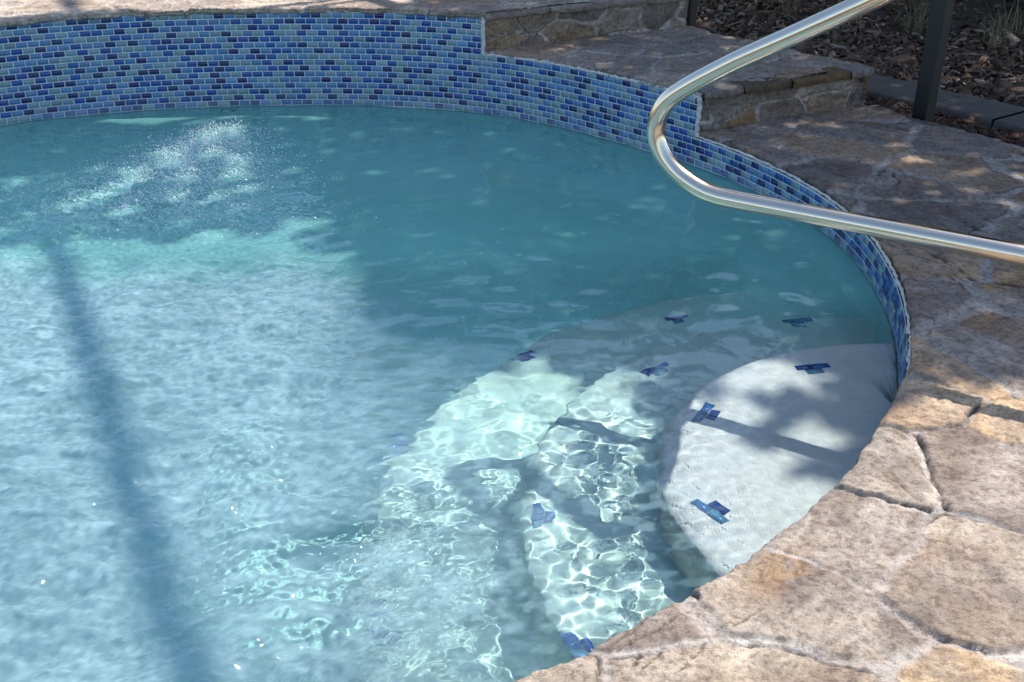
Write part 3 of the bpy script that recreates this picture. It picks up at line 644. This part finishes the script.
def shrub(c, rx, ry, hz, n, label):
    root = tag(empty('shrub', (c[0], c[1], -.04)), label, 'shrub', 'dark shrubs behind the garden bed')
    q = rng.normal(0, 1, (n, 3)); q /= np.linalg.norm(q, axis=1)[:, None]; q *= (rng.uniform(.25, 1, n)**.4)[:, None]
    lump = .75+.5*fbm(q[:, 0]*3+9, q[:, 1]*3+q[:, 2]*2, int(c[0]*10), 3); q *= lump[:, None]
    P = np.stack([q[:, 0]*rx, q[:, 1]*ry, hz*.55+q[:, 2]*hz*.5], 1); P = P[P[:, 2] > .02]
    leaves('foliage', P, .075, [(.012, .02, .012), (.018, .028, .016), (.010, .014, .010)], root)
    V = []; F = []; k = 0
    for s in range(7):
        a = s*.9; path = [(math.cos(a)*rx*.55*u, math.sin(a)*ry*.55*u, hz*.75*u) for u in np.linspace(0, 1, 6)]
        v, f = tube(path, np.linspace(.016, .006, 6), 7); V.append(v); F.append(f+k); k += len(v)
    mesh_obj('stem', np.concatenate(V), np.concatenate(F), M_BARK, root, True)
shrub((3.75, 8.0), .65, .55, 1.3, 5200, 'dense dark shrub in the top right corner behind the dry grass')
shrub((2.9, 9.2), .8, .5, 1.2, 5200, 'dense dark shrub further back, behind the upright dry stems')
shrub((1.4, 9.7), .9, .5, 1.3, 5200, 'dense dark shrub behind the upper stone step, hidden above the picture')

hd = tag(empty('hedge', (4.0, 12.2, -.05)), 'tall dense hedge added behind the shrubs, unseen, to darken reflections in the water', 'hedge')  # unseen hedge, added so the water mirrors leaves instead of bright sky
n = 26000; P = np.stack([rng.uniform(-6.2, 7, n), rng.normal(0, .45, n), rng.uniform(.0, 1, n)**.8*4.8], 1); P[:, 2] *= .85+.3*fbm(P[:, 0]*1.1, P[:, 0]*0, 611, 4)
leaves('foliage', P, .26, [(.05, .085, .04), (.07, .11, .05), (.04, .07, .035)], hd)
V = []; F = []; k = 0
for q in range(12):
    v, f = tube([(-6+q*1.15+.05*math.sin(u*3+q), .1*math.sin(q*2.), 3.2*u) for u in np.linspace(0, 1, 6)], np.linspace(.06, .02, 6), 8); V.append(v); F.append(f+k); k += len(v)
mesh_obj('stem', np.concatenate(V), np.concatenate(F), M_BARK, hd, True)
# ------------------------------------------------------------------ shade trees standing outside the picture (their crowns throw the shade)
SH = np.array([(-4.2, 3.55), (-1.87, 3.62), (-1.43, 3.48), (-1.0, 3.55), (-.66, 3.40), (-.46, 2.96), (-.34, 2.72), (-.22, 2.70), (-.02, 2.90), (.24, 3.06), (.41, 2.86), (.45, 2.55), (.54, 2.32), (.66, 2.10), (.78, 2.03), (.92, 2.10), (1.1, 2.13), (1.6, 2.05), (2.4, 1.6),
               (3.6, 1.4), (5.4, 3.6), (5.6, 10.2), (1.8, 10.6), (.1, 8.2), (-.5, 5.9), (-.85, 4.96), (-2.3, 4.86), (-4.2, 4.5)])
def inpoly(x, y, P):
    c = np.zeros(x.shape, bool); j = len(P)-1
    for i in range(len(P)):
        xi, yi = P[i]; xj, yj = P[j]
        if yi != yj: c ^= ((yi > y) != (yj > y)) & (x < (xj-xi)*(y-yi)/(yj-yi)+xi)
        j = i
    return c
HOLES = [(.455, 2.36, .10), (.55, 2.33, .085), (.74, 2.57, .10), (.63, 2.50, .07), (.755, 2.21, .075), (.95, 2.20, .06), (1.02, 2.13, .07), (1.08, 2.10, .06), (.95, 2.33, .025), (.93, 2.52, .02), (1.05, 2.62, .025),
         *[(-1.32+(.06+.30*k/26)*math.sin(k*2.4), 4.86-1.2*k/26, .065) for k in range(26)], (-1.72, 4.25, .06), (-1.95, 4.05, .06), (-2.2, 4.2, .07), (-1.6, 3.85, .05), (-.75, 3.6, .08), (-.6, 3.25, .05), (-.15, 3.1, .05), (.05, 3.0, .045), (.15, 3.25, .04), (-.3, 3.5, .05), (.68, 4.25, .04), (.95, 4.05, .035), (1.2, 3.6, .03)]
def canopy(n, x0, x1, y0, y1, hlo, hhi, split):
    x = rng.uniform(x0, x1, n); y = rng.uniform(y0, y1, n)
    wa = np.where(x < -.2, .42, .08); wx = x+wa*(fbm(x*3.5, y*3.5, 501, 4)-.5); wy = y+wa*(fbm(x*3.5, y*3.5, 502, 4)-.5)
    k = inpoly(wx, wy, SH) & split(x, y)
    for (hx, hy, hr) in HOLES: k &= np.hypot(x-hx, y-hy) > hr*(.7+.7*vnoise(x*9, y*9, 503))
    k &= ~((fbm(x*5.5, y*5.5, 505, 3) > .75) & ((x > 1.0) | (y < 2.9)) & (x > -.2))
    x = x[k]; y = y[k]; h = rng.uniform(hlo, hhi, len(x)) + .6*fbm(x*1.2, y*1.2, 506, 3)
    return np.stack([x+SUN[0]*h, y+SUN[1]*h, h], 1)
def tree(base, label, P, limbs):
    root = tag(empty('shade_tree', (base[0], base[1], -.05)), label, 'tree', 'trees beside the garden bed')
    leaves('crown', P-np.array([base[0], base[1], -.05]), .16, GREEN, root)
    V = []; F = []; k = 0
    trunk = [(.05*math.sin(u*5), .06*math.sin(u*4+1), 3.0*u) for u in np.linspace(0, 1, 14)]
    v, f = tube(trunk, np.linspace(.17, .10, 14)*(1+.1*np.sin(np.arange(14))), 14); V.append(v); F.append(f); k += len(v)
    for (tx, ty, tz) in limbs:
        us = np.linspace(0, 1, 12); e = np.array([tx-base[0], ty-base[1], tz]); s = np.array([.0, .0, 2.2])
        path = [s*(1-u)+e*u+np.array([.12*math.sin(7*u), .1*math.sin(5*u+tx), .5*math.sin(math.pi*u)]) for u in us]
        v, f = tube(path, np.linspace(.075, .012, 12), 8); V.append(v); F.append(f+k); k += len(v)
    mesh_obj('trunk', np.concatenate(V), np.concatenate(F), M_BARK, root, True)
right_side = lambda x, y: (x > .9+.25*np.sin(y*2))
tree((5.2, 4.0), 'broad leafy tree standing right of the picture and shading the stone paving', canopy(110000, -4.2, 7, 1.5, 11, 3.7, 5.1, right_side), [(3.0, 4.2, 3.8), (4.0, 6.5, 4.2), (6.4, 5.8, 4.3), (3.2, 5.2, 4.4), (6.5, 8.0, 4.2)])
tree((4.6, 8.9), 'broad leafy tree standing behind the dark shrubs and shading the far side of the pool', canopy(110000, -4.2, 7, 1.5, 11, 3.8, 5.3, lambda x, y: ~right_side(x, y)), [(1.6, 4.6, 3.9), (.6, 6.6, 4.2), (2.2, 6.6, 4.4), (2.6, 8.6, 4.4), (-.6, 5.8, 4.1)])

# ------------------------------------------------------------------ handrail
rd = np.array([.846, -.533]); ra = np.array([.584, 2.615])
ctrl = [(1.30, -.25), (1.30, .06), (1.29, .32), (1.25, .41), (1.16, .44), (1.0, .44), (.673, .44), (.3, .44), (.0, .44), (-.07, .443), (-.115, .453), (-.165, .475), (-.20, .50), (-.228, .532), (-.245, .57), (-.246, .61), (-.232, .648), (-.21, .678), (-.18, .703), (-.145, .728), (-.10, .757), (-.03, .800), (.1, .872), (.25, .957)]
ctrl = [(ra[0]+rd[0]*q, ra[1]+rd[1]*q, z) for q, z in ctrl] + [(.855, 2.455, .998), (.915, 2.475, 1.035), (.965, 2.54, 1.065), (1.0, 2.63, 1.085), (1.05, 2.80, 1.10), (1.25, 3.35, 1.135), (1.45, 3.90, 1.165), (1.60, 4.31, 1.187), (1.655, 4.452, 1.195)]
def catmull(P, m=8):
    P = np.array(P, float); out = []
    for i in range(len(P)-1):
        p0 = P[max(i-1, 0)]; p1 = P[i]; p2 = P[i+1]; p3 = P[min(i+2, len(P)-1)]
        for t in np.linspace(0, 1, m, endpoint=False): out.append(.5*((2*p1)+(-p0+p2)*t+(2*p0-5*p1+4*p2-p3)*t*t+(-p0+3*p1-3*p2+p3)*t**3))
    out.append(P[-1]); return np.array(out)
# even out the spacing so the bends stay round
path = catmull(ctrl, 10)
hr = tag(empty('handrail', (ra[0]+rd[0]*1.30, ra[1]+rd[1]*1.30, ZL+STONE)), 'bent stainless steel handrail reaching out over the pool', 'handrail')
v, f = tube(path-np.array(hr.location), .0243, 32); mesh_obj('rail_tube', v, f, M_STEEL, hr, True)
for s in (1.30,):
    p = np.array([ra[0]+rd[0]*s, ra[1]+rd[1]*s, 0.]); v, f = tube([p+np.array([0, 0, z])-np.array(hr.location)*np.array([1, 1, 0]) for z in (-.01, .0, .004, .012, .020, .024)], [.06, .06, .058, .046, .033, .026], 28)
    mesh_obj('floor_flange', v, f, M_STEEL, hr, True)

# ------------------------------------------------------------------ screen enclosure frame (posts, roof beam over the pool)
enc = tag(empty('screen_enclosure', (1.75, 4.47, .1)), 'dark bronze metal pool enclosure frame, one post standing at the edge of the paving', 'pool enclosure')
eo = np.array([1.75, 4.47, .1])
def bar(p, q, w, d, name, side=None):
    p = np.array(p, float); q = np.array(q, float); t = (q-p)/np.linalg.norm(q-p)
    s = np.array([BD[0], BD[1], 0]) if side is None else np.array(side, float); s = s-t*(s@t); s /= np.linalg.norm(s); n = np.cross(t, s)
    e = .003; prof = [(-w/2+e, -d/2), (w/2-e, -d/2), (w/2, -d/2+e), (w/2, d/2-e), (w/2-e, d/2), (-w/2+e, d/2), (-w/2, d/2-e), (-w/2, -d/2+e)]
    V = [a+s*x+n*y-eo for a in (p, q) for (x, y) in prof]; F = [(k, (k+1) % 8, 8+(k+1) % 8, 8+k) for k in range(8)]
    me = bpy.data.meshes.new(name); me.from_pydata([tuple(v) for v in V], [], F+[tuple(range(7, -1, -1)), tuple(range(8, 16))]); me.materials.append(M_POST)
    o = bpy.data.objects.new(name, me); COL.objects.link(o); o.parent = enc; return o
ph = 2.55; d0 = .085
pa = [bpt(a, d0) for a in (.245, -1.22, 2.2)]
bar((*pa[0], .0), (*pa[0], ph), .070, .062, 'post'); bar((*pa[1], -.05), (*pa[1], ph), .05, .05, 'post'); bar((*pa[2], -.05), (*pa[2], ph), .05, .05, 'post')
bar((*bpt(-4.5, d0), ph+.06), (*bpt(3.2, d0), ph+.06), .05, .09, 'top_rail', (0, 0, 1))
# roof beam whose shadow crosses the churned water; it spans from the far side to the near side of the cage
hb = 5.6
b0 = np.array([-1.37, 3.04])+np.array([-.44, .9])*3.2+SUN[:2]*hb; b1 = np.array([-.55, 1.39])+np.array([.44, -.9])*3.4+SUN[:2]*hb
bar((*b0, hb), (*b1, hb), .046, .07, 'roof_beam', (.9, .44, 0))

# ------------------------------------------------------------------ return jet under the far wall
tj = R_(98.3); jx, jy = wallpt(tj, -.002); jt = tag(empty('return_jet', (float(jx), float(jy), -.075)), 'round white water return jet set in the far wall just below the waterline', 'water jet')
inw = np.array([CX-jx, CY-jy, 0.]); inw /= np.linalg.norm(inw)
def disc(name, prof, mat):
    v, f = tube([inw*d for d, r in prof], [r for d, r in prof], 28); o = mesh_obj(name, v, f, mat, jt, True); o.cycles.is_caustics_receiver = True
disc('flange_ring', [(.0, .038), (.006, .038), (.009, .034), (.009, .027), (.002, .025)], M_DARK)
disc('eyeball_nozzle', [(.001, .024), (.008, .023), (.014, .017), (.016, .008), (.010, .007)], M_WHITE)

# droplets thrown up where the jet breaks the surface
def spray():
    n = 13000; q = rng.normal(0, 1, (n, 2)); u = rng.beta(1.4, 1.5, n); x = -1.32+(.09+.24*u)*q[:, 0]; y = 4.86-1.35*u+.05*q[:, 1]
    h = np.abs(rng.normal(0, .022, n))*np.exp(-q[:, 0]**2*.4)*(1-.6*u)+.004
    r = rng.lognormal(math.log(.0016), .4, n)
    o = np.array([(1, 0, 0), (-1, 0, 0), (0, 1, 0), (0, -1, 0), (0, 0, 1), (0, 0, -1)], float); f = np.array([(0, 2, 4), (2, 1, 4), (1, 3, 4), (3, 0, 4), (2, 0, 5), (1, 2, 5), (3, 1, 5), (0, 3, 5)])
    P = np.stack([x, y, h], 1); V = (P[:, None]+o[None]*r[:, None, None]).reshape(-1, 3); F = (np.arange(n)[:, None, None]*6+f[None]).reshape(-1, 3)
    t = NT('water_drop'); t.surf(t.bsdf(col=(.85, .92, .95, 1), rough=.12, spec=1.))
    return tag(mesh_obj('water_spray', V, F, t.m, None, True), 'glittering spray of droplets where the jet breaks the surface near the far wall', 'water spray', kind='stuff')
spray()
# ------------------------------------------------------------------ light, camera, render settings
w = bpy.data.worlds.new('World'); S.world = w; w.use_nodes = True; nt = w.node_tree
bg = nt.nodes['Background']; sky = nt.nodes.new('ShaderNodeTexSky'); sky.sky_type = 'NISHITA'; sky.sun_disc = False
sky.sun_elevation = R_(54.8); sky.sun_rotation = math.atan2(SUN[0], SUN[1]); sky.altitude = 10
nt.links.new(sky.outputs[0], bg.inputs[0]); bg.inputs[1].default_value = .15
L = bpy.data.lights.new('sun', 'SUN'); L.energy = 4.2; L.angle = R_(.53); L.color = (1, .95, .87)
L.cycles.is_caustics_light = True
so = bpy.data.objects.new('sun', L); COL.objects.link(so)
from mathutils import Vector
so.rotation_euler = Vector(SUN).to_track_quat('Z', 'Y').to_euler(); so.location = (3, 3, 8)
cam = bpy.data.cameras.new('camera'); co = bpy.data.objects.new('camera', cam); COL.objects.link(co); S.camera = co
co.location = (0, 0, 1.37); co.rotation_euler = (R_(90-27), 0, 0)
cam.sensor_width = 36; cam.lens = 36*1075/1024; cam.clip_start = .05; cam.clip_end = 400
S.view_settings.view_transform = 'Standard'; S.view_settings.look = 'None'; S.view_settings.exposure = .78; S.view_settings.gamma = 1
S.render.engine = 'CYCLES'; c = S.cycles
c.max_bounces = 10; c.diffuse_bounces = 4; c.glossy_bounces = 4; c.transmission_bounces = 8; c.transparent_max_bounces = 12
c.caustics_refractive = True; c.caustics_reflective = False; c.sample_clamp_indirect = 6; c.blur_glossy = .5
c.use_denoising = True; c.denoiser = 'OPENIMAGEDENOISE'
